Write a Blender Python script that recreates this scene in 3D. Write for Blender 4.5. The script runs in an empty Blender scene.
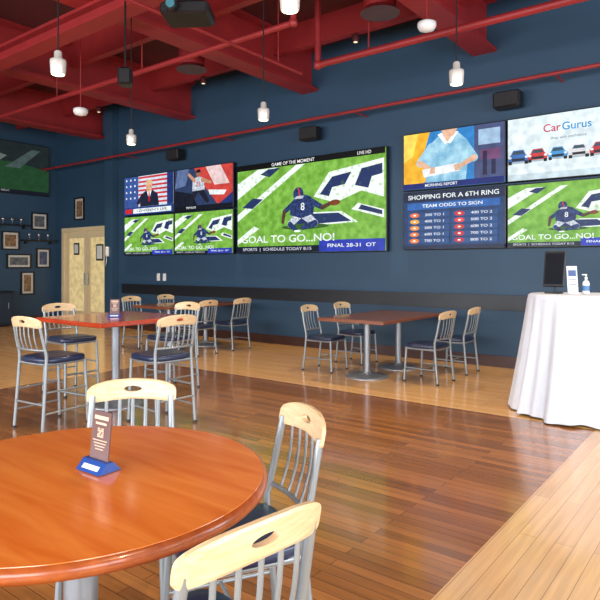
import bpy, math, random
from mathutils import Vector, Matrix
random.seed(4)
S=bpy.context.scene
COL=S.collection
S.view_settings.view_transform='Standard'
PI=math.pi
def lin(c):
    return tuple(((v/255)/12.92 if v/255<=0.04045 else (((v/255)+0.055)/1.055)**2.4) for v in c)
MC={}
def mat(name,rgb,rough=.5,metal=0,var=.12,scale=8,coat=0,bump=0,spec=.5):
    if name in MC: return MC[name]
    m=bpy.data.materials.new(name); m.use_nodes=True
    nt=m.node_tree; b=nt.nodes['Principled BSDF']
    tc=nt.nodes.new('ShaderNodeTexCoord'); n=nt.nodes.new('ShaderNodeTexNoise')
    n.inputs['Scale'].default_value=scale; n.inputs['Detail'].default_value=4
    nt.links.new(tc.outputs['Object'],n.inputs['Vector'])
    r=nt.nodes.new('ShaderNodeValToRGB'); l=lin(rgb)
    r.color_ramp.elements[0].position=.3; r.color_ramp.elements[1].position=.7
    r.color_ramp.elements[0].color=tuple(v*(1-var) for v in l)+(1,)
    r.color_ramp.elements[1].color=tuple(min(1,v*(1+var)) for v in l)+(1,)
    nt.links.new(n.outputs['Fac'],r.inputs['Fac']); nt.links.new(r.outputs['Color'],b.inputs['Base Color'])
    b.inputs['Roughness'].default_value=rough; b.inputs['Metallic'].default_value=metal
    b.inputs['Coat Weight'].default_value=coat; b.inputs['Coat Roughness'].default_value=.12
    b.inputs['Specular IOR Level'].default_value=spec
    if bump:
        bp=nt.nodes.new('ShaderNodeBump'); bp.inputs['Strength'].default_value=bump; bp.inputs['Distance'].default_value=.01
        nt.links.new(n.outputs['Fac'],bp.inputs['Height']); nt.links.new(bp.outputs['Normal'],b.inputs['Normal'])
    MC[name]=m; return m
def wood(name,c1,c2,rough=.3,coat=.5,axis='X',scale=6):
    if name in MC: return MC[name]
    m=bpy.data.materials.new(name); m.use_nodes=True
    nt=m.node_tree; b=nt.nodes['Principled BSDF']
    tc=nt.nodes.new('ShaderNodeTexCoord'); mp=nt.nodes.new('ShaderNodeMapping')
    mp.inputs['Scale'].default_value=(1,9,9) if axis=='X' else ((9,1,9) if axis=='Y' else (9,9,1))
    n=nt.nodes.new('ShaderNodeTexNoise'); n.inputs['Scale'].default_value=scale; n.inputs['Detail'].default_value=6; n.inputs['Distortion'].default_value=.6
    r=nt.nodes.new('ShaderNodeValToRGB')
    r.color_ramp.elements[0].position=.3; r.color_ramp.elements[0].color=lin(c1)+(1,)
    r.color_ramp.elements[1].position=.7; r.color_ramp.elements[1].color=lin(c2)+(1,)
    L=nt.links.new
    L(tc.outputs['Object'],mp.inputs['Vector']); L(mp.outputs['Vector'],n.inputs['Vector']); L(n.outputs['Fac'],r.inputs['Fac']); L(r.outputs['Color'],b.inputs['Base Color'])
    b.inputs['Roughness'].default_value=rough; b.inputs['Coat Weight'].default_value=coat; b.inputs['Coat Roughness'].default_value=.1
    MC[name]=m; return m
def emis(rgb,st=1.15,var=.16,scale=9):
    k=('e',tuple(rgb),st)
    if k in MC: return MC[k]
    m=bpy.data.materials.new('glow_colour'); m.use_nodes=True
    nt=m.node_tree; b=nt.nodes['Principled BSDF']
    b.inputs['Base Color'].default_value=(.004,.004,.004,1); b.inputs['Roughness'].default_value=.35
    b.inputs['Specular IOR Level'].default_value=.2
    b.inputs['Emission Strength'].default_value=st
    tc=nt.nodes.new('ShaderNodeTexCoord'); n=nt.nodes.new('ShaderNodeTexNoise'); n.inputs['Scale'].default_value=scale; n.inputs['Detail'].default_value=5
    r=nt.nodes.new('ShaderNodeValToRGB'); r.color_ramp.elements[0].position=.35; r.color_ramp.elements[1].position=.65
    l=lin(rgb)
    r.color_ramp.elements[0].color=tuple(v*(1-var) for v in l)+(1,); r.color_ramp.elements[1].color=tuple(min(1,v*(1+var)) for v in l)+(1,)
    nt.links.new(tc.outputs['Object'],n.inputs['Vector']); nt.links.new(n.outputs['Fac'],r.inputs['Fac']); nt.links.new(r.outputs['Color'],b.inputs['Emission Color'])
    MC[k]=m; return m
def emis_noise(name,a,bc,scale=12,lo=.35,hi=.65):
    if name in MC: return MC[name]
    m=emis(a).copy(); m.name=name
    nt=m.node_tree
    for q in nt.nodes:
        if q.type=='TEX_NOISE': q.inputs['Scale'].default_value=scale
        if q.type=='VALTORGB':
            q.color_ramp.elements[0].position=lo; q.color_ramp.elements[1].position=hi
            q.color_ramp.elements[0].color=lin(a)+(1,); q.color_ramp.elements[1].color=lin(bc)+(1,)
    MC[name]=m; return m

class MB:
    def __init__(s): s.v=[];s.f=[];s.m=[];s.mats=[];s.sm=[]
    def mi(s,m):
        if m not in s.mats: s.mats.append(m)
        return s.mats.index(m)
    def add(s,vs,fs,m,smooth=False,M=None):
        o=len(s.v)
        for p in vs:
            p=Vector(p)
            if M is not None: p=M@p
            s.v.append(p)
        k=s.mi(m)
        for f in fs: s.f.append([o+i for i in f]); s.m.append(k); s.sm.append(smooth)
    def box(s,c,sz,m,M=None,bev=0):
        x,y,z=sz[0]/2,sz[1]/2,sz[2]/2
        if bev:
            b=bev; rings=[(-z,b),(-z+b,0),(z-b,0),(z,b)]
            vs=[]
            for zz,i in rings:
                X,Y=x-i,y-i; k=b
                for q in [(X-k,-Y),(X,-Y+k),(X,Y-k),(X-k,Y),(-X+k,Y),(-X,Y-k),(-X,-Y+k),(-X+k,-Y)]: vs.append((c[0]+q[0],c[1]+q[1],c[2]+zz))
            fs=[[7,6,5,4,3,2,1,0],[24+i for i in range(8)]]
            for r in range(3):
                for i in range(8): j=(i+1)%8; fs.append([r*8+i,r*8+j,(r+1)*8+j,(r+1)*8+i])
            s.add(vs,fs,m,False,M); return
        vs=[(c[0]+a*x,c[1]+b*y,c[2]+d*z) for d in(-1,1) for a,b in((-1,-1),(1,-1),(1,1),(-1,1))]
        s.add(vs,[(3,2,1,0),(4,5,6,7),(0,1,5,4),(1,2,6,5),(2,3,7,6),(3,0,4,7)],m,False,M)
    def tube(s,pts,r,m,n=10,M=None,flat=None):
        pts=[Vector(p) for p in pts]; vs=[];fs=[]
        prev=None
        for i,p in enumerate(pts):
            t=(pts[min(i+1,len(pts)-1)]-pts[max(i-1,0)]).normalized()
            if prev is None:
                ref=Vector((1,0,0)) if abs(t.x)<.8 else Vector((0,1,0))
                a=(ref-t*ref.dot(t)).normalized()
            else: a=(prev-t*prev.dot(t)).normalized()
            prev=a; b=t.cross(a)
            rr=r[i] if isinstance(r,(list,tuple)) else r
            for k in range(n):
                an=2*PI*k/n; ra=rr; rb=rr*(flat if flat else 1)
                vs.append(p+a*math.cos(an)*ra+b*math.sin(an)*rb)
        for i in range(len(pts)-1):
            for k in range(n): j=(k+1)%n; fs.append([i*n+k,i*n+j,(i+1)*n+j,(i+1)*n+k])
        s.add(vs,fs,m,True,M)
        e=(len(pts)-1)*n
        s.add(vs[:n],[list(range(n))[::-1]],m,False,M); s.add(vs[e:],[list(range(n))],m,False,M)
    def lathe(s,c,prof,m,n=32,M=None,smooth=True):
        vs=[];fs=[]
        for r,z in prof:
            for k in range(n): a=2*PI*k/n; vs.append((c[0]+r*math.cos(a),c[1]+r*math.sin(a),c[2]+z))
        for i in range(len(prof)-1):
            for k in range(n): j=(k+1)%n; fs.append([i*n+k,i*n+j,(i+1)*n+j,(i+1)*n+k])
        s.add(vs,fs,m,smooth,M)
        s.add(vs[:n],[list(range(n))[::-1]],m,False,M); s.add(vs[-n:],[list(range(n))],m,False,M)
    def pillow(s,c,w,d,h,m,n=40,ex=5,taper=0):
        vs=[];fs=[]
        prof=[(-.5,.93),(-.42,.98),(-.1,1),(.15,1),(.36,.97),(.46,.9),(.5,.7),(.52,.35)]
        for z,k in prof:
            for i in range(n):
                a=2*PI*i/n; ca,sa=math.cos(a),math.sin(a)
                x=w/2*k*math.copysign(abs(ca)**(2/ex),ca); y=d/2*k*math.copysign(abs(sa)**(2/ex),sa)
                x*=1+taper*(y/d)
                vs.append((c[0]+x,c[1]+y,c[2]+z*h))
        R=len(prof)
        for r in range(R-1):
            for i in range(n): j=(i+1)%n; fs.append([r*n+i,r*n+j,(r+1)*n+j,(r+1)*n+i])
        fs.append(list(range(n))[::-1]); fs.append([(R-1)*n+i for i in range(n)])
        s.add(vs,fs,m,True)
    def mesh(s,name):
        me=bpy.data.meshes.new(name); me.from_pydata([tuple(v) for v in s.v],[],s.f)
        for m in s.mats: me.materials.append(m)
        me.polygons.foreach_set('material_index',s.m); me.polygons.foreach_set('use_smooth',s.sm)
        me.update(); return me
    def obj(s,name,loc=(0,0,0),rz=0):
        return place(s.mesh(name),name,loc,rz)
def place(me,name,loc,rz=0,parent=None):
    o=bpy.data.objects.new(name,me); COL.objects.link(o); o.location=loc; o.rotation_euler=(0,0,rz)
    if parent: o.parent=parent
    return o

# ---------- materials
WALL=mat('wall_paint_navy',(40,70,94),.55,var=.05,scale=2,bump=.05)
RED=mat('ceiling_red_paint',(142,34,36),.5,var=.12,scale=3)
RED2=mat('deck_dark_red',(78,20,26),.7,var=.2,scale=2)
BLK=mat('black_plastic',(16,16,18),.4,var=.2)
BRAIL=mat('chair_rail_black',(20,24,30),.45,var=.2)
BASEB=mat('baseboard_brown',(62,34,28),.4,var=.2)
WHT=mat('white_plastic',(225,225,222),.4,var=.04)
MET=mat('chair_metal_grey',(146,152,154),.36,.45,var=.05)
MET2=mat('pedestal_metal',(146,151,156),.38,.6,var=.06)
VIN=mat('navy_vinyl',(26,40,70),.35,var=.2,scale=30,coat=.2)
MAPLE=wood('maple_rail',(208,174,128),(228,198,156),.38,.25,'X',8)
TOPR=wood('round_table_wood',(214,108,36),(232,136,58),.17,.7,'X',2.2)
TOPH=wood('high_table_wood',(166,52,28),(190,70,38),.16,.7,'X',3)
TOPL=wood('dining_table_wood',(126,68,42),(156,92,60),.2,.6,'Y',3)
EDGE=wood('table_edge_wood',(140,64,24),(168,84,34),.3,.4,'X',4)
EDGEL=wood('dining_table_edge',(110,60,36),(136,78,48),.3,.4,'X',4)
CLOTH=mat('white_tablecloth',(212,218,228),.85,var=.02,scale=20)
CREAM=mat('cream_door_paint',(222,202,158),.5,var=.04,scale=2)
FRB=mat('frame_black',(14,13,14),.35,var=.1)

# ---------- room
XL,XR,YF,YB,ZC=-14.4,3.5,-3.5,8.28,5.2
def slab(name,x0,x1,y0,y1,z0,z1,m):
    b=MB(); b.box(((x0+x1)/2,(y0+y1)/2,(z0+z1)/2),(x1-x0,y1-y0,z1-z0),m); return b.obj(name)
def floor_mat():
    m=bpy.data.materials.new('floor_wood_planks'); m.use_nodes=True
    nt=m.node_tree; b=nt.nodes['Principled BSDF']; N=nt.nodes.new; L=nt.links.new
    g=N('ShaderNodeTexCoord').outputs['Object']
    def brick(rot,c1,c2,mo,w=.075,ln=1.3,lo=.85,hi=1.12):
        mp=N('ShaderNodeMapping'); mp.inputs['Rotation'].default_value=(0,0,rot); L(g,mp.inputs['Vector'])
        br=N('ShaderNodeTexBrick'); L(mp.outputs['Vector'],br.inputs['Vector'])
        br.inputs['Scale'].default_value=1; br.inputs['Brick Width'].default_value=ln; br.inputs['Row Height'].default_value=w
        br.inputs['Mortar Size'].default_value=.0018; br.inputs['Mortar Smooth'].default_value=.3; br.offset=.37
        br.inputs['Color1'].default_value=lin(c1)+(1,); br.inputs['Color2'].default_value=lin(c2)+(1,); br.inputs['Mortar'].default_value=lin(mo)+(1,)
        mp3=N('ShaderNodeMapping'); mp3.inputs['Scale'].default_value=(1.2,22,1); L(mp.outputs['Vector'],mp3.inputs['Vector'])
        no=N('ShaderNodeTexNoise'); no.inputs['Scale'].default_value=1.6; no.inputs['Detail'].default_value=6; L(mp3.outputs['Vector'],no.inputs['Vector'])
        mr=N('ShaderNodeMapRange'); mr.inputs['From Min'].default_value=.3; mr.inputs['From Max'].default_value=.7; mr.inputs['To Min'].default_value=lo; mr.inputs['To Max'].default_value=hi
        L(no.outputs['Fac'],mr.inputs['Value'])
        mx=N('ShaderNodeVectorMath'); mx.operation='SCALE'; L(br.outputs['Color'],mx.inputs[0]); L(mr.outputs['Result'],mx.inputs['Scale'])
        return mx.outputs['Vector']
    dark=brick(0,(126,78,36),(164,106,54),(72,40,18),.07,1.6,.8,1.15)
    lightY=brick(PI/2,(196,152,100),(210,168,116),(140,100,62),.09,1.6)
    lightX=brick(0,(220,164,94),(232,180,112),(156,108,62),.09,1.6)
    sp=N('ShaderNodeSeparateXYZ'); L(g,sp.inputs[0])
    def cmp(out,op,val):
        c=N('ShaderNodeMath'); c.operation=op; L(out,c.inputs[0]); c.inputs[1].default_value=val; return c.outputs[0]
    a=cmp(sp.outputs['Y'],'GREATER_THAN',5.6); c=cmp(sp.outputs['X'],'LESS_THAN',-6.9)
    mxx=N('ShaderNodeMath'); mxx.operation='MAXIMUM'; L(a,mxx.inputs[0]); L(c,mxx.inputs[1])
    m1=N('ShaderNodeMix'); m1.data_type='RGBA'; L(mxx.outputs[0],m1.inputs['Factor']); L(dark,m1.inputs['A']); L(lightX,m1.inputs['B'])
    m2=N('ShaderNodeMix'); m2.data_type='RGBA'; L(cmp(sp.outputs['X'],'GREATER_THAN',-1.09),m2.inputs['Factor']); L(m1.outputs['Result'],m2.inputs['A']); L(lightY,m2.inputs['B'])
    L(m2.outputs['Result'],b.inputs['Base Color'])
    b.inputs['Roughness'].default_value=.22; b.inputs['Specular IOR Level'].default_value=.5
    b.inputs['Coat Weight'].default_value=.45; b.inputs['Coat Roughness'].default_value=.09
    return m
slab('floor',XL-.2,XR+.2,YF-.2,YB+.2,-.12,0,floor_mat())
slab('ceiling',XL-.2,XR+.2,YF-.2,YB+.2,ZC,ZC+.12,RED2)
D0,D1,DH=-14.1,-12.0,2.38
slab('wall_back',D1,XR+.2,YB,YB+.2,0,ZC,WALL)
slab('wall_back',D0,D1,YB,YB+.2,DH,ZC,WALL)
slab('wall_back',XL-.2,D0,YB,YB+.2,0,ZC,WALL)
slab('wall_left',XL-.2,XL,YF,YB,0,ZC,WALL)
def winwall(name,x0,x1,y0,y1,along,a0,a1):
    b=MB(); z0,z1=.8,3.2
    cx,cy=(x0+x1)/2,(y0+y1)/2; sx,sy=x1-x0,y1-y0
    b.box((cx,cy,z0/2),(sx,sy,z0),WALL); b.box((cx,cy,(z1+ZC)/2),(sx,sy,ZC-z1),WALL)
    ends=[(x0 if along=='x' else y0,a0),(a1,x1 if along=='x' else y1)]
    n=5
    for i in range(1,n): c=a0+(a1-a0)*i/n; ends.append((c-.06,c+.06))
    for p,q in ends:
        if along=='x': b.box(((p+q)/2,cy,(z0+z1)/2),(q-p,sy,z1-z0),WALL)
        else: b.box((cx,(p+q)/2,(z0+z1)/2),(sx,q-p,z1-z0),WALL)
    b.obj(name)
winwall('wall_front',XL-.2,XR+.2,YF-.2,YF,'x',-11,2.5)
winwall('wall_right',XR,XR+.2,YF,YB,'y',-2.8,7.3)
slab('baseboard_back',D1+.33,XR,YB-.03,YB,0,.16,BASEB)
slab('baseboard_left',XL,XL+.03,YF,YB-.03,0,.16,BASEB)
b=MB(); b.box(((D1+.5+XR)/2,YB-.025,.9),(XR-D1-.5,.05,.2),BRAIL); b.box(((D1+.5+XR)/2,YB-.04,1.0),(XR-D1-.5,.08,.03),BRAIL); b.obj('trim_1')
b=MB(); cx=(D0+D1)/2
for x in (D0+.05,D1-.05): b.box((x,YB+.08,DH/2),(.1,.18,DH),CREAM)
b.box((cx,YB+.08,DH-.05),(D1-D0-.2,.18,.1),CREAM)
PANE_GLOW=emis((232,206,148),.8)  # emissive panes stand in for the lit hall behind the doors
w=(D1-D0-.2)/2
for sgn in(-1,1):
    x=cx+sgn*w/2
    for q in(-1,1): b.box((x+q*(w/2-.07),YB+.08,1.14),(.12,.05,2.28),CREAM)
    b.box((x,YB+.08,.15),(w-.26,.05,.3),CREAM); b.box((x,YB+.08,2.2),(w-.26,.05,.16),CREAM)
    b.box((x,YB+.09,1.2),(w-.26,.015,1.9),PANE_GLOW)
    b.tube([(cx+sgn*.08,YB+.02,.95),(cx+sgn*.08,YB+.02,1.25)],.012,MET)
    b.box((cx+sgn*.08,YB+.04,1.1),(.02,.05,.02),MET)
b.box((cx+.5,YB+.075,1.75),(.3,.01,.4),FRB); b.box((cx+.5,YB+.068,1.75),(.22,.01,.32),WHT)  # framed shapes built onto the panes as reflections in the glass
b.box((cx-.5,YB+.075,1.85),(.24,.01,.3),FRB); b.box((cx-.5,YB+.068,1.85),(.16,.01,.22),WHT)
b.obj('door_1')
slab('trim_2',D1+.02,D1+.32,YB-.18,YB,0,ZC,WALL)

for X in(-12.35,-9.25,-6.15,-3.05,.2):
    b=MB()
    b.box((X,(YF+YB)/2,4.47),(.34,YB-YF,.05),RED); b.box((X,(YF+YB)/2,ZC-.03),(.34,YB-YF,.05),RED); b.box((X,(YF+YB)/2,4.82),(.06,YB-YF,.68),RED)
    b.obj('ceiling_beam')
for Y in(1.2,4.0):
    b=MB(); b.box((-5.45,Y,4.25),(17.9,.24,.04),RED); b.box((-5.45,Y,4.42),(17.9,.24,.04),RED); b.box((-5.45,Y,4.335),(17.9,.05,.15),RED); b.obj('ceiling_girder')
for Y in (2.4,5.6,7.3):
    b=MB(); b.box((-5.45,Y,5.0),(17.9,.12,.4),RED); b.obj('ceiling_joist')
def pipe(pts,r):
    b=MB()
    for i in range(len(pts)-1): b.tube([pts[i],pts[i+1]],r,RED,12)
    for p in pts[1:-1]: b.lathe((p[0],p[1],p[2]-r*1.3),[(r*.6,0),(r*1.4,r*.5),(r*1.4,r*2.1),(r*.6,r*2.6)],RED,14)
    return b
b=pipe([(XL+.01,7.85,3.85),(XR,7.85,3.85)],.025)
for X in(-11,-8,-5,-2): b.tube([(X,7.85,3.85),(X,YB,3.85)],.012,RED)
b.obj('sprinkler_pipe')
b=pipe([(XR,6.5,4.15),(-4.70,6.5,4.15),(-4.70,6.5,ZC)],.045)
for X in(-3.9,-1,1.5): b.tube([(X,6.5,4.15),(X,6.5,ZC)],.01,RED)
b.obj('sprinkler_pipe')
b=pipe([(XL+.01,5.2,4.15),(-4.1,5.2,4.15),(-4.1,5.2,ZC)],.035)
for X in(-12,-9,-6.8): b.tube([(X,5.2,4.15),(X,5.2,ZC)],.01,RED)
b.obj('sprinkler_pipe')
b=pipe([(-4.9,6.4,4.05),(-4.9,1.0,4.05)],.02)
for Y in(1.9,5.9): b.tube([(-4.9,Y,4.05),(-4.9,Y,ZC)],.008,RED)
b.obj('sprinkler_pipe')

# ---------- chairs
def chair_mesh(name,sh,top,W=.20):
    b=MB(); k=sh/.46
    b.pillow((0,0.0,sh-.025),.43,.43,.055,VIN,taper=.08)
    b.box((0,0,sh-.06),(.38,.38,.02),MET)
    yb=lambda z: -.2-(z-sh)*.2
    for s in(-1,1):
        b.tube([(s*.2,-.245,0),(s*.195,-.22,sh*.5),(s*.19,-.2,sh-.04),(s*.19,-.2,sh+.03),(s*.188,yb(sh+.15),sh+.15),(s*.18,yb(top-.07),top-.07)],.0145,MET,10)
        b.tube([(s*.205,.215,0),(s*.19,.19,sh-.05)],.0145,MET,10)
        b.tube([(s*.19,-.2,sh-.055),(s*.19,.19,sh-.055)],.012,MET,8)
        zz=[.17*k] if sh<.55 else [.16,.34]
        for z in zz:
            f=z/sh
            b.tube([(s*.2,-.245+.045*f,z),(s*.2,.215-.025*f,z)],.009,MET,8)
        b.lathe((s*.2,-.245,0),[(.018,0),(.018,.02)],BLK,10); b.lathe((s*.205,.215,0),[(.018,0),(.018,.02)],BLK,10)
    b.tube([(-.19,.19,sh-.055),(.19,.19,sh-.055)],.012,MET,8)
    b.tube([(-.19,-.2,sh-.055),(.19,-.2,sh-.055)],.012,MET,8)
    if sh>.55:
        b.tube([(-.2,.21,.24),(.2,.21,.24)],.011,MET,8); b.tube([(-.2,-.235,.24),(.2,-.235,.24)],.009,MET,8)
    else:
        b.tube([(-.2,-.01,.17*k),(.2,-.01,.17*k)],.009,MET,8)
    zl=sh+.07
    bow=lambda x:-.03*(1-(x/W)**2)
    b.tube([(x,yb(zl)+bow(x),zl) for x in [-.188,-.12,-.06,0,.06,.12,.188]],.010,MET,8)
    for i in range(5):
        x=-.12+.06*i
        pts=[]
        for j in range(7):
            t=j/6; z=zl+(top-.085-zl)*t
            pts.append((x,yb(z)+bow(x)-.012*math.sin(PI*t),z))
        b.tube(pts,.0095,MET,8,flat=.45)
    n=44; H=.046; zc=top-.065; th=.011
    rings=[]
    for side in(1,-1):
        R=[]
        for q in range(5):
            t=q/4; ring=[]
            for i in range(n):
                a=2*PI*i/n; ca,sa=math.cos(a),math.sin(a)
                xo=(W+.005)*math.copysign(abs(ca)**.45,ca); zo=H*math.copysign(abs(sa)**.45,sa)
                xi=.042*ca; zi=.014*sa
                x=xo*(1-t)+xi*t; z=zo*(1-t)+zi*t
                z+=.022*(1-(x/W)**2)
                Z=zc+z
                e=.004 if q==0 else 0
                ring.append((x,yb(Z)+bow(x)+side*(th-e),Z))
            R.append(ring)
        rings.append(R)
    vs=[];fs=[]
    for R in rings:
        for r in R: vs+=r
    for sidx in(0,1):
        o=sidx*5*n
        for q in range(4):
            for i in range(n):
                j=(i+1)%n; f=[o+q*n+i,o+q*n+j,o+(q+1)*n+j,o+(q+1)*n+i]
                fs.append(f if sidx==0 else f[::-1])
    for q in(0,4):
        for i in range(n):
            j=(i+1)%n; f=[q*n+i,q*n+j,5*n+q*n+j,5*n+q*n+i]
            fs.append(f[::-1] if q==0 else f)
    b.add(vs,fs,MAPLE,False)
    return b.mesh(name)
CH=chair_mesh('dining_chair_mesh',.47,.88)
ST=chair_mesh('bar_stool_mesh',.63,.99)
def seat(me,name,x,y,fx,fy):
    return place(me,name,(x,y,0),math.atan2(-fx,fy))
D='dining_chair'
seat(CH,D,-1.50,1.545,-.50,-.87)
seat(CH,D,-1.135,1.0,-.99,.14)
seat(CH,D,-2.14,1.53,.7,-.72)
seat(CH,D,-4.65,6.62,1,.05); seat(CH,D,-4.65,7.42,1,-.03)
seat(CH,D,-3.2,6.75,-1,.08); seat(CH,D,-3.2,7.58,-1,0)
seat(CH,D,-8.6,6.55,1,0); seat(CH,D,-8.6,7.35,1,.05)
seat(CH,D,-7.15,6.55,-1,0); seat(CH,D,-7.15,7.35,-1,.05)
B='bar_stool'
seat(ST,B,-4.98,2.84,-.1,1); seat(ST,B,-4.3,3.5,-1,.1)
seat(ST,B,-6.1,3.7,1,0); seat(ST,B,-5.35,4.5,.05,-1)

# ---------- tables
def base_prof(R): return [(R,0),(R,.012),(R*.93,.022),(R*.5,.034),(R*.22,.05),(.05,.075)]
def rect_table(name,x,y,w,l,h,top,peds,edge=EDGE):
    b=MB(); b.box((0,0,h-.02),(w,l,.04),edge,bev=.006); b.box((0,0,h+.0005),(w-.03,l-.03,.003),top)
    for py in peds:
        b.lathe((0,py,0),base_prof(.27),MET2,36); b.lathe((0,py,.06),[(.042,0),(.042,h-.12)],MET2,20)
        b.box((0,py,h-.055),(.5,.06,.025),MET2); b.box((0,py,h-.055),(.06,.5,.025),MET2)
    return b.obj(name,(x,y,0))
rect_table('dining_table',-3.94,6.95,.96,1.7,.76,TOPL,(-.42,.42),EDGEL)
rect_table('dining_table',-7.85,6.98,.92,1.66,.76,TOPL,(-.42,.42),EDGEL)
rect_table('high_top_table',-5.2,3.65,1.12,1.12,.9,TOPH,(0,),TOPH)
b=MB(); R=.57; h=.78
b.lathe((0,0,h-.04),[(R-.02,0),(R-.004,.006),(R,.016),(R,.028),(R-.005,.036),(R-.012,.04)],EDGE,96)
b.lathe((0,0,h),[(R-.013,-.001),(R-.014,.0015)],TOPR,96)
b.lathe((0,0,0),base_prof(.23),MET2,40); b.lathe((0,0,.06),[(.05,0),(.05,h-.11)],MET2,24)
for a in(0,PI/2):
    b.box((0,0,h-.055),(.7,.06,.025),MET2,M=Matrix.Rotation(a,4,'Z'))
b.obj('round_dining_table',(-1.63,1.02,0))
# draped cocktail table
b=MB(); n=200; vs=[];fs=[]; Rt=.44; H=1.15
rings=[(0.02,H,0),(.3,H,0),(Rt-.02,H,0),(Rt,H-.012,0)]
for i in range(1,26):
    t=i/25; rings.append((Rt+.02*t+.13*t**1.3,H-.012-(H-.03)*t,t))
def ph(a): return math.sin(11*a+.9*math.sin(2*a))*.55+.4*math.sin(19*a+1.3+math.sin(3*a))+.4*math.sin(4*a+.7)
for r,z,t in rings:
    for k in range(n):
        a=2*PI*k/n; rr=r+.06*ph(a+.08*t)*t**.6
        z2=z+.006*math.sin(8*a) if t>.9 else z
        vs.append((rr*math.cos(a),rr*math.sin(a),max(z2,.012)))
for q in range(len(rings)-1):
    for k in range(n): j=(k+1)%n; fs.append([q*n+k,q*n+j,(q+1)*n+j,(q+1)*n+k])
fs.append(list(range(n)))
b.add(vs,fs,CLOTH,True)
b.lathe((0,0,0),base_prof(.3),MET2,24); b.lathe((0,0,.05),[(.04,0),(.04,H-.08)],MET2,16)
b.obj('draped_cocktail_table',(-1.36,6.16,0))
TX,TY,TZ=-1.36,6.16,1.151
rz=math.radians(37)
b=MB(); b.box((0,0,.008),(.14,.14,.016),BLK,bev=.004); b.tube([(0,.04,.01),(0,.05,.2)],.012,BLK)
Mt=Matrix.Translation((0,.02,.24))@Matrix.Rotation(math.radians(-12),4,'X')
b.box((0,0,0),(.2,.02,.36),BLK,M=Mt,bev=.006); b.box((0,-.0115,0),(.17,.002,.31),mat('tablet_glass',(30,34,40),.1),M=Mt)
b.obj('tablet_stand',(TX-.2,TY-.05,TZ),rz-.7)
b=MB(); Mt=Matrix.Rotation(math.radians(-8),4,'X')
b.box((0,0,.005),(.11,.06,.01),WHT); b.box((0,0,.14),(.10,.006,.26),WHT,M=Mt)
b.box((0,-.004,.2),(.075,.002,.06),mat('print_blue',(60,90,140),.5),M=Mt)
for i in range(4): b.box((0,-.004,.14-.025*i),(.075,.002,.008),mat('print_grey',(120,120,125),.5),M=Mt)
b.obj('counter_sign',(TX-.03,TY-.02,TZ),rz)
b=MB(); b.lathe((0,0,0),[(.028,0),(.032,.006),(.032,.1),(.026,.12),(.012,.13),(.012,.145)],WHT,20)
b.lathe((0,0,.145),[(.014,0),(.014,.015),(.006,.018),(.006,.04)],WHT,12); b.box((-.015,0,.185),(.045,.014,.01),WHT)
b.lathe((0,0,.03),[(.0325,0),(.0325,.05)],mat('label_blue',(70,120,170),.4),20)
b.obj('sanitizer_bottle',(TX+.07,TY+.05,TZ),rz)
def tent(x,y,z,rz):
    b=MB(); NB=mat('sign_base_blue',(32,70,140),.3); NC=mat('sign_card_brown',(92,56,50),.4); WL=mat('sign_print_tan',(206,176,150),.5,var=.02)
    b.add([(-.06,-.04,0),(.06,-.04,0),(.06,.04,0),(-.06,.04,0),(-.06,-.012,.03),(.06,-.012,.03),(.06,.012,.03),(-.06,.012,.03)],
      [(3,2,1,0),(4,5,6,7),(0,1,5,4),(1,2,6,5),(2,3,7,6),(3,0,4,7)],NB)
    M=Matrix.Rotation(math.radians(-6),4,'X')
    b.box((0,0,.1),(.092,.005,.155),NC,M=M)
    b.box((0,-.0035,.158),(.07,.001,.012),WL,M=M); b.box((0,-.0035,.14),(.055,.001,.007),WL,M=M)
    for i in range(5):
        for j in range(5):
            if (i*3+j*5+i*j)%3!=1: b.box((-.012+.006*i,-.0035,.1+.006*j),(.005,.001,.005),WL,M=M)
    for i in range(4): b.box((0,-.0035,.088-.009*i),(.07-.01*i,.001,.003),WL,M=M)
    b.add([(-.04,-.0335,.008),(.04,-.0335,.008),(.04,-.0225,.019),(-.04,-.0225,.019)],[(0,1,2,3)],WHT)
    b.obj('table_tent_sign',(x,y,z),rz)
tent(-1.63,1.08,.7835,math.radians(2)); tent(-5.15,3.6,.904,math.radians(45))

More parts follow.
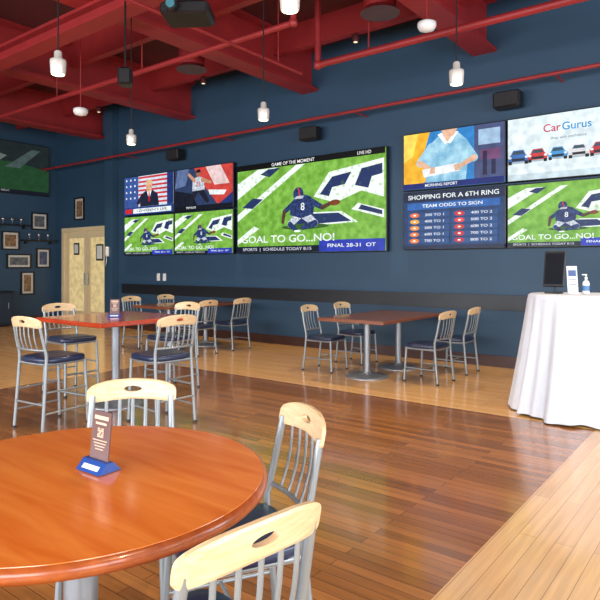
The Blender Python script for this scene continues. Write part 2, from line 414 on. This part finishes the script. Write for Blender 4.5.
# ---------- televisions
class TV:
    def __init__(s,name,w,h,loc,rz=0):
        s.w,s.h=w,h; b=MB(); b.box((0,0,0),(w,.06,h),BLK,bev=.008); b.box((0,.035,0),(w*.5,.05,h*.5),BLK)
        s.o=b.obj(name,loc,rz); s.b=MB(); s.k=0
        s.bw=w-.03; s.bh=h-.03
    def P(s,u,v,k): return ((u-.5)*s.bw,-.0305-.0005*k,(v-.5)*s.bh)
    def poly(s,pts,c):
        s.k+=1; m=c if not isinstance(c,tuple) else emis(c)
        s.b.add([s.P(min(1,max(0,u)),min(1,max(0,v)),s.k) for u,v in pts],[list(range(len(pts)))],m)
    def rect(s,u0,v0,u1,v1,c): s.poly([(u0,v0),(u1,v0),(u1,v1),(u0,v1)],c)
    def ell(s,u,v,a,bb,c,rot=0):
        P=[]
        for i in range(20):
            t=2*PI*i/20; x=a*math.cos(t);y=bb*math.sin(t)
            P.append((u+x*math.cos(rot)-y*math.sin(rot),v+(x*math.sin(rot)+y*math.cos(rot))))
        s.poly(P,c)
    def limb(s,u0,v0,u1,v1,w0,w1,c):
        ar=s.bw/s.bh; dx=(u1-u0)*ar; dy=v1-v0; L=math.hypot(dx,dy) or 1; nx,ny=-dy/L,dx/L
        s.poly([(u0+nx*w0/ar,v0+ny*w0),(u1+nx*w1/ar,v1+ny*w1),(u1-nx*w1/ar,v1-ny*w1),(u0-nx*w0/ar,v0-ny*w0)],c)
        s.ell(u1,v1,w1/ar,w1,c); s.ell(u0,v0,w0/ar,w0,c)
    def text(s,t,u,v,size,c,align='CENTER',maxw=None):
        s.k+=1
        cu=bpy.data.curves.new('caption','FONT'); cu.body=t; cu.size=size; cu.align_x=align; cu.align_y='CENTER'
        cu.materials.append(emis(c)); cu.offset=size*.012
        o=bpy.data.objects.new('caption_text',cu); COL.objects.link(o); o.parent=s.o
        o.location=s.P(u,v,s.k+1); o.rotation_euler=(PI/2,0,0)
        if maxw:
            bpy.context.view_layer.update()
            wd=o.dimensions.x
            if wd>0: o.scale=(min(1.6,maxw*s.bw/wd),1,1)
    def done(s):
        me=s.b.mesh('screen_picture'); place(me,'screen_picture',(0,0,0),0,s.o)
GR=emis_noise('screen_turf',(100,156,50),(136,192,80),9)
W_=(232,240,240)
WP=emis_noise('screen_field_white',(168,202,150),(236,244,240),16,.30,.46)
NP=emis_noise('screen_field_navy',(56,98,70),(34,50,98),14,.28,.42)
NV=emis_noise('screen_jersey_navy',(18,30,70),(52,74,128),22); PT=emis_noise('screen_trouser_grey',(150,160,178),(222,228,236),22); TN=(84,58,48)
def football(t,big=False):
    t.rect(0,0,1,1,GR)
    t.poly([(0,.80),(.16,.94),(.30,.94),(0,.62)],WP)
    t.poly([(0,.44),(.44,.94),(.50,.94),(0,.36)],WP)
    t.poly([(0,.15),(.13,.30),(.17,.27),(0,.09)],WP)
    t.poly([(.38,.27),(.84,.29),(.74,.41),(.44,.42)],WP)
    t.poly([(.41,.285),(.80,.305),(.72,.395),(.46,.405)],NP)
    t.poly([(.56,.58),(.66,.82),(.99,.90),(.99,.52),(.86,.60),(.70,.50)],WP)
    t.poly([(.60,.60),(.68,.77),(.80,.80),(.76,.68),(.68,.66),(.66,.57)],NP)
    t.poly([(.82,.66),(.86,.82),(.98,.85),(.98,.75),(.92,.73),(.90,.62)],NP)
    t.poly([(.84,.48),(.99,.40),(.99,.32),(.80,.42)],WP)
    t.poly([(.86,.46),(.98,.39),(.98,.35),(.84,.42)],NP)
    t.poly([(.04,.52),(.12,.62),(.20,.60),(.12,.50)],NP)
    t.poly([(.18,.88),(.24,.93),(.33,.93),(.25,.84)],NP)
    t.ell(.50,.27,.16,.03,(52,90,36))
    t.limb(.50,.40,.57,.30,.055,.038,PT); t.limb(.57,.30,.49,.26,.036,.026,NV)
    t.limb(.46,.40,.40,.30,.052,.036,PT); t.limb(.40,.30,.44,.24,.032,.024,NV)
    t.poly([(.43,.235),(.47,.235),(.475,.215),(.43,.215)],W_)
    t.poly([(.40,.40),(.405,.50),(.43,.58),(.48,.62),(.54,.59),(.57,.52),(.56,.40),(.48,.36)],NV)
    t.limb(.44,.54,.36,.44,.036,.026,NV); t.limb(.36,.44,.35,.33,.024,.02,TN)
    t.limb(.54,.54,.62,.46,.036,.026,NV); t.limb(.62,.46,.68,.50,.024,.018,TN)
    t.ell(.70,.50,.035,.03,(120,62,34),.3)
    t.ell(.46,.62,.036,.075,NV); t.poly([(.455,.69),(.465,.69),(.475,.60),(.465,.60)],(190,60,70)); t.poly([(.43,.57),(.49,.57),(.50,.60),(.45,.60)],(190,195,205))
    t.text('8',.49,.48,.11*t.bh,W_)
    t.rect(0,0,1,.07,(14,20,44)); t.rect(.60,0,1,.12,(40,58,170))
    t.text('GOAL TO GO...NO!',.37,.145,.11*t.bh,W_,maxw=.66)
    t.text('FINAL 28-31  OT',.80,.06,.05*t.bh,W_,maxw=.34)
    t.text('SPORTS  |  SCHEDULE TODAY 8:15',.3,.035,.045*t.bh,(200,205,215),maxw=.5)
    if big:
        t.rect(0,.94,1,1,(8,9,12)); t.text('GAME OF THE MOMENT',.42,.97,.05*t.bh,(230,230,230),maxw=.3)
        t.text('LIVE HD',.88,.97,.045*t.bh,(230,230,230))
t=TV('wall_television',3.23,1.66,(-6.185,YB-.08,2.48)); football(t,True); t.done()
lw=1.7
t=TV('wall_television',lw,.87,(-10.47,YB-.08,2.09)); football(t); t.done()
t=TV('wall_television',lw,.87,(-8.75,YB-.08,2.09)); football(t); t.done()
t=TV('wall_television',lw,.87,(-10.47,YB-.08,2.98))
t.rect(0,0,1,1,(40,62,104))
t.rect(0,.2,1,1,(206,214,226))
for i in range(7): t.poly([(.30,.98-.11*i),(.98,.98-.11*i),(.98,.93-.11*i),(.30,.93-.11*i)],(196,52,62))
t.rect(.0,.2,.3,1,(56,84,150)); t.rect(.88,.2,1,1,(30,50,110))
for i in range(4):
    for j in range(3): t.ell(.05+.09*j,.92-.16*i,.014,.028,W_)
t.poly([(.34,.2),(.36,.5),(.46,.6),(.60,.6),(.70,.5),(.73,.2)],(28,34,56))
t.poly([(.48,.6),(.53,.36),(.58,.6)],W_); t.poly([(.52,.56),(.54,.56),(.55,.34),(.53,.30),(.51,.34)],(180,30,40))
t.limb(.38,.44,.30,.30,.07,.05,(28,34,56))
t.ell(.53,.70,.062,.145,(222,172,140)); t.poly([(.465,.72),(.47,.84),(.53,.88),(.60,.84),(.60,.73),(.575,.80),(.49,.80)],(206,180,130))
t.ell(.505,.71,.007,.012,(40,40,50)); t.ell(.555,.71,.007,.012,(40,40,50)); t.poly([(.50,.625),(.56,.625),(.555,.615),(.505,.615)],(150,70,70))
t.rect(0,0,1,.18,(20,60,140)); t.rect(.03,.03,.18,.15,(200,40,40)); t.rect(.2,.03,.97,.15,W_)
t.text('CONFERENCE LIVE',.58,.09,.09*t.bh,(30,40,80),maxw=.7); t.done()
t=TV('wall_television',lw,.87,(-8.75,YB-.08,2.98))
t.rect(0,0,1,1,(44,60,96)); t.poly([(.35,1),(1,1),(1,.2),(.75,.1),(.5,.6)],(196,66,60)); t.poly([(.55,1),(.8,1),(.95,.55),(.7,.55)],(224,196,196))
t.poly([(0,0),(.45,0),(.3,.4),(0,.5)],(22,26,40)); t.poly([(.7,0),(1,0),(1,.35)],(28,50,110))
t.poly([(0,.55),(.2,.6),(.26,1),(.05,1)],(90,110,150)); t.poly([(.6,.45),(.9,.4),(.86,.3),(.62,.33)],W_)
t.limb(.40,.50,.30,.20,.09,.06,(30,30,44)); t.limb(.46,.48,.58,.2,.09,.06,(30,30,44))
t.poly([(.32,.45),(.33,.72),(.42,.8),(.52,.74),(.54,.46)],PT); t.limb(.36,.7,.26,.86,.05,.035,(190,140,110)); t.limb(.5,.7,.64,.62,.05,.035,(190,140,110))
t.ell(.43,.86,.04,.085,(150,100,76)); t.poly([(.39,.88),(.40,.95),(.46,.96),(.475,.88)],(24,20,20)); t.text('23',.43,.6,.16*t.bh,(190,40,50))
t.rect(0,0,1,.1,(16,20,30)); t.text('TOP PLAYS',.3,.05,.07*t.bh,W_); t.done()
rw=1.575
t=TV('wall_television',rw,.87,(-3.5,YB-.08,3.0))
t.rect(0,0,1,1,(46,128,196)); t.poly([(0,.1),(0,1),(.28,1),(.20,.55),(.30,.3),(.22,.1)],(244,178,44)); t.poly([(0,.5),(.10,.60),(.16,1),(0,1)],(252,212,90))
t.rect(.72,.1,1,1,(70,80,120)); t.rect(.76,.66,.96,.92,(160,190,220)); t.rect(.78,.40,.97,.58,(110,70,110)); t.rect(.80,.15,.84,.55,(40,40,70)); t.rect(.88,.15,.92,.4,(40,40,70))
SHR=emis_noise('screen_shirt_blue',(112,172,204),(176,220,238),7)
t.poly([(.24,.1),(.22,.62),(.30,.80),(.38,.92),(.56,.94),(.64,.80),(.67,.62),(.64,.1)],SHR)
t.poly([(.40,.93),(.46,.76),(.53,.94)],(232,190,160)); t.poly([(.36,.93),(.40,.96),(.46,.77),(.43,.75)],W_); t.poly([(.57,.94),(.53,.96),(.46,.77),(.49,.75)],W_)
t.poly([(.40,1),(.42,.88),(.52,.88),(.56,1)],(222,176,146))
t.limb(.60,.74,.72,.46,.10,.07,SHR); t.limb(.72,.46,.58,.34,.05,.035,(224,176,146))
t.limb(.30,.70,.18,.46,.10,.07,SHR); t.limb(.18,.46,.30,.32,.05,.035,(224,176,146))
t.poly([(.20,.34),(.56,.40),(.58,.26),(.22,.2)],(236,240,244))
for i in range(4): t.limb(.565+.008*i,.375-.028*i,.53+.004*i,.36-.028*i,.014,.011,(214,164,134)); t.limb(.30-.004*i,.35-.028*i,.335,.35-.028*i,.014,.011,(214,164,134))
t.rect(0,0,1,.1,(20,36,110)); t.text('MORNING REPORT',.4,.05,.07*t.bh,W_); t.done()
t=TV('wall_television',rw,.87,(-3.5,YB-.08,2.1))
t.rect(0,0,1,1,(28,58,104)); t.rect(0,.84,1,1,(20,34,66)); t.text('SHOPPING FOR A 6TH RING',.5,.92,.11*t.bh,W_,maxw=.9)
t.rect(.04,.70,.96,.82,(40,96,170)); t.text('TEAM ODDS TO SIGN',.5,.76,.08*t.bh,W_,maxw=.6)
cl=[(230,110,40),(200,40,50),(240,170,50),(220,60,60),(230,140,60),(200,60,50),(230,120,50),(190,40,50),(240,120,40),(180,40,60)]
for i in range(5):
    for j in range(2):
        u=.08+.46*j; v=.60-.115*i
        t.rect(u-.03,v-.045,u+.40,v+.045,(36,76,130)); t.ell(u+.04,v,.05,.042,cl[i*2+j]); t.ell(u+.04,v,.016,.014,W_)
        t.text('%d00 TO %d'%(3+i+j,1+j),u+.25,v,.06*t.bh,(225,228,235),maxw=.2)
t.rect(0,0,1,.06,(20,34,66)); t.done()
t=TV('wall_television',rw,.87,(-1.91,YB-.08,3.0))
t.rect(0,0,1,1,(222,236,242)); t.rect(0,.0,1,.10,(196,214,222))
t.text('Car',.44,.78,.17*t.bh,(200,60,90),'RIGHT'); t.text('Gurus',.45,.78,.17*t.bh,(60,140,200),'LEFT')
t.text('Shop with confidence',.5,.62,.06*t.bh,(120,130,140))
def car(u,v,s,c):
    t.ell(u,v-.06*s,.085*s,.02*s,(170,182,190))
    t.poly([(u-.08*s,v-.05*s),(u-.085*s,v+.02*s),(u-.06*s,v+.05*s),(u-.04*s,v+.12*s),(u+.04*s,v+.12*s),(u+.06*s,v+.05*s),(u+.085*s,v+.02*s),(u+.08*s,v-.05*s)],c)
    t.poly([(u-.05*s,v+.055*s),(u-.035*s,v+.105*s),(u+.035*s,v+.105*s),(u+.05*s,v+.055*s)],(60,80,96))
    t.rect(u-.05*s,v-.04*s,u+.05*s,v-.0*s,(40,44,50)); t.ell(u-.066*s,v+.015*s,.014*s,.018*s,W_); t.ell(u+.066*s,v+.015*s,.014*s,.018*s,W_)
    t.rect(u-.078*s,v-.09*s,u-.05*s,v-.04*s,(24,24,28)); t.rect(u+.05*s,v-.09*s,u+.078*s,v-.04*s,(24,24,28))
for i,(c,s) in enumerate([((60,110,180),1.1),((200,60,60),1.0),((70,150,210),.95),((220,220,224),1.0),((196,60,70),1.0),((110,120,130),1.1)]):
    car(.09+.165*i,.36,s,c)
t.done()
t=TV('wall_television',rw,.87,(-1.91,YB-.08,2.1)); football(t); t.done()
t=TV('wall_television',2.25,1.27,(XL+.08,6.92,3.82),PI/2)
t.rect(0,0,1,1,(26,34,36)); t.poly([(0,0),(1,0),(1,.5),(.6,.62),(0,.55)],(28,62,36)); t.poly([(.5,.5),(.8,.9),(.9,.9),(.66,.5)],(60,74,74)); t.poly([(.1,.3),(.45,.75),(.52,.72),(.2,.28)],(86,96,90)); t.rect(0,0,1,.07,(16,20,30)); t.text('REPLAY',.5,.04,.06,(150,150,150)); t.done()

# ---------- pictures
def frame(w,h,loc,rz,kind=0):
    b=MB(); f=.035
    for s in(-1,1):
        b.box((s*(w/2-f/2),0,0),(f,.03,h),FRB); b.box((0,0,s*(h/2-f/2)),(w-2*f,.03,f),FRB)
    b.box((0,.008,0),(w-2*f,.01,h-2*f),mat('picture_mat',(200,196,186),.6))
    c=[(90,96,100),(130,100,70),(70,80,110)][kind%3]
    b.box((0,.0015,0),(w-2*f-.1,.004,h-2*f-.1),mat('photo_print_%d'%(kind%3),c,.4,var=.7,scale=14))
    b.obj('picture_frame',loc,rz)
for i,(y0,y1,zc,h) in enumerate([(7.62,8.05,2.55,.44),(6.88,7.32,2.04,.46),(7.75,8.12,1.62,.5),(7.0,7.62,1.54,.36),(7.35,7.7,.99,.58),(6.3,6.75,2.1,.5)]):
    frame(y1-y0,h,(XL+.017,(y0+y1)/2,zc),PI/2,i)
frame(.42,.56,(-13.28,YB-.017,2.84),0,1)
TR=mat('trophy_silver',(170,170,176),.25,.8)
for y0,y1,z in((7.35,8.2,2.06),(6.7,7.5,2.42)):
    b=MB(); b.box((XL+.09,(y0+y1)/2,z),(.18,y1-y0,.035),FRB)
    for q in(y0+.1,y1-.1): b.box((XL+.05,q,z-.05),(.1,.02,.08),FRB)
    b.obj('wall_shelf')
    for i in range(3):
        b=MB(); b.lathe((0,0,0),[(.03,0),(.03,.02),(.008,.03),(.008,.07),(.035,.1),(.04,.16),(.036,.16)],TR,14); b.obj('trophy',(XL+.09,y0+.18+i*(y1-y0-.36)/2,z+.019))
b=MB(); CB=mat('cabinet_dark',(24,34,46),.4)
b.box((0,0,.42),(.45,2.0,.76),CB); b.box((0,0,.815),(.5,2.06,.03),BLK,bev=.004); b.box((0,0,.02),(.4,1.9,.04),BLK)
for i in range(4): b.box((.228,-.75+.5*i,.42),(.012,.46,.66),mat('cabinet_door',(32,46,62),.4)); b.tube([(.245,-.6+.5*i,.42),(.245,-.6+.5*i,.56)],.006,MET)
b.obj('credenza',(XL+.29,5.9,0))
b=MB(); b.box((0,0,0),(.09,.05,.22),WHT,bev=.008); b.box((0,-.03,.02),(.05,.02,.2),WHT,bev=.006); b.tube([(0,-.03,-.1),(.03,-.04,-.25),(-.02,-.04,-.35),(0,-.03,-.2)],.005,WHT); b.obj('wall_phone',(D1+.17,YB-.207,1.75))
for x,z in((-10.25,1.18),(-10.05,1.18)):
    b=MB(); b.box((0,0,0),(.1,.012,.16),WHT,bev=.003); b.box((0,-.01,0),(.025,.015,.05),WHT); b.obj('light_switch',(x,YB-.0065,z))
for x,z in((-2.66,3.68),(-9.5,3.72),(-6.02,3.68)):
    b=MB(); b.box((0,0,0),(.36,.2,.22),BLK,bev=.02); b.box((0,-.102,0),(.32,.006,.18),mat('speaker_grille',(28,28,30),.7,bump=.3)); b.box((0,.13,0),(.06,.1,.06),BLK)
    b.obj('wall_speaker',(x,YB-.182,z))
b=MB(); b.box((0,0,0),(.14,.16,.18),BLK,bev=.02); b.tube([(0,0,.08),(0,0,1.80)],.01,BLK); b.lathe((0,0,-.02),[(.05,0),(.05,.01)],BLK,16,M=Matrix.Translation((0,-.08,0))@Matrix.Rotation(PI/2,4,'X')); b.obj('ceiling_speaker',(-5.18,3.75,3.38),.8)
b=MB(); b.box((0,0,0),(.36,.28,.1),BLK,bev=.02); b.lathe((0,0,0),[(.045,0),(.05,.04),(.045,.06)],BLK,20,M=Matrix.Translation((-.08,-.13,0))@Matrix.Rotation(PI/2,4,'X'))
b.lathe((0,0,.062),[(.032,0),(.032,.01)],mat('projector_lens',(60,110,120),.05),20,M=Matrix.Translation((-.08,-.13,0))@Matrix.Rotation(PI/2,4,'X'))
b.tube([(0,0,.05),(0,0,ZC-3.3)],.022,BLK); b.box((0,0,.07),(.18,.18,.02),BLK); b.obj('ceiling_projector',(-3.35,2.98,3.3),.6)
for x in(-7.0,-3.62):
    b=MB(); DK=mat('diffuser_grey',(80,60,64),.5)
    for i in range(4):
        r=.24-.05*i; b.lathe((0,0,.02*i),[(r,0),(r-.035,.018)],DK,32)
    b.lathe((0,0,.06),[(.2,0),(.2,ZC-4.5-.06)],RED,28); b.obj('ceiling_diffuser',(x,6.3,4.5))
for x,y,z in((-7.6,4.75,3.62),(-2.81,5.9,4.02)):
    b=MB(); b.lathe((0,0,0),[(.03,-.06),(.08,-.045),(.10,-.01),(.10,.03),(.06,.05)],WHT,24); b.tube([(0,0,.03),(0,0,ZC-z)],.008,RED); b.obj('security_camera_dome',(x,y,z))
GLOW=emis((255,236,200),5); FILL_GLOW=emis((255,226,180),1.5)
for x,y in((-4.26,2.47),(-3.94,4.51),(-6.0,4.43),(-1.92,4.58),(-2.13,2.67),(-8.0,2.6),(0.1,4.5),(0.1,.8),(-4.2,.6)):
    b=MB(); SH=mat('pendant_shade',(205,200,190),.35,.2)
    b.lathe((0,0,0),[(.052,0),(.055,.005),(.06,.09),(.058,.11),(.03,.12),(.028,.17),(.02,.18)],SH,24)
    b.lathe((0,0,-.004),[(.046,0),(.046,.006)],GLOW,20)
    b.tube([(0,0,.17),(0,0,ZC-2.9)],.006,BLK,8)
    b.obj('pendant_light',(x,y,2.9))
    ld=bpy.data.lights.new('pendant_bulb','SPOT'); ld.energy=85; ld.spot_size=2.1; ld.spot_blend=.8; ld.color=(1,.84,.62); ld.shadow_soft_size=.05
    lo=bpy.data.objects.new('pendant_bulb',ld); COL.objects.link(lo); lo.location=(x,y,2.87)
for x in(-11,-7.8,-4.6,-1.7,1):  # cans and spots added as fill to brighten the floor along the back wall
    b=MB(); b.lathe((0,0,0),[(.045,0),(.05,.02),(.05,.1),(.02,.12)],RED2,20); b.lathe((0,0,.0),[(.03,-.002),(.03,.003)],FILL_GLOW,16); b.tube([(0,0,.11),(0,0,.14)],.012,RED)
    b.obj('added_fill_can',(x,7.3,4.68))
    ld=bpy.data.lights.new('added_fill_spot','SPOT'); ld.energy=270; ld.spot_size=1.5; ld.spot_blend=.7; ld.color=(1,.82,.6); ld.shadow_soft_size=.06
    lo=bpy.data.objects.new('added_fill_spot',ld); COL.objects.link(lo); lo.location=(x,7.3,4.64); lo.rotation_euler=(-.16,0,0)

# ---------- light
def area(name,loc,rot,sx,sy,e,c):
    ld=bpy.data.lights.new(name,'AREA'); ld.shape='RECTANGLE'; ld.size=sx; ld.size_y=sy; ld.energy=e; ld.color=c
    o=bpy.data.objects.new(name,ld); COL.objects.link(o); o.location=loc; o.rotation_euler=rot
area('daylight_front',(-4.2,YF-.25,2.0),(PI/2,0,0),13.5,2.4,1100,(.95,.97,1))
area('daylight_right',(XR+.25,2.2,2.0),(PI/2,0,PI/2),10,2.4,620,(.95,.97,1))
w=bpy.data.worlds.new('World'); S.world=w; w.use_nodes=True
w.node_tree.nodes['Background'].inputs['Color'].default_value=(.6,.75,1,1); w.node_tree.nodes['Background'].inputs['Strength'].default_value=1
cd=bpy.data.cameras.new('camera'); cam=bpy.data.objects.new('camera',cd); COL.objects.link(cam)
cd.sensor_width=36; cd.lens=35.4; cd.shift_y=-34/600; cam.location=(0,0,1.42)
cam.rotation_euler=(PI/2,0,math.radians(37.6)); cd.clip_start=.02
S.camera=cam
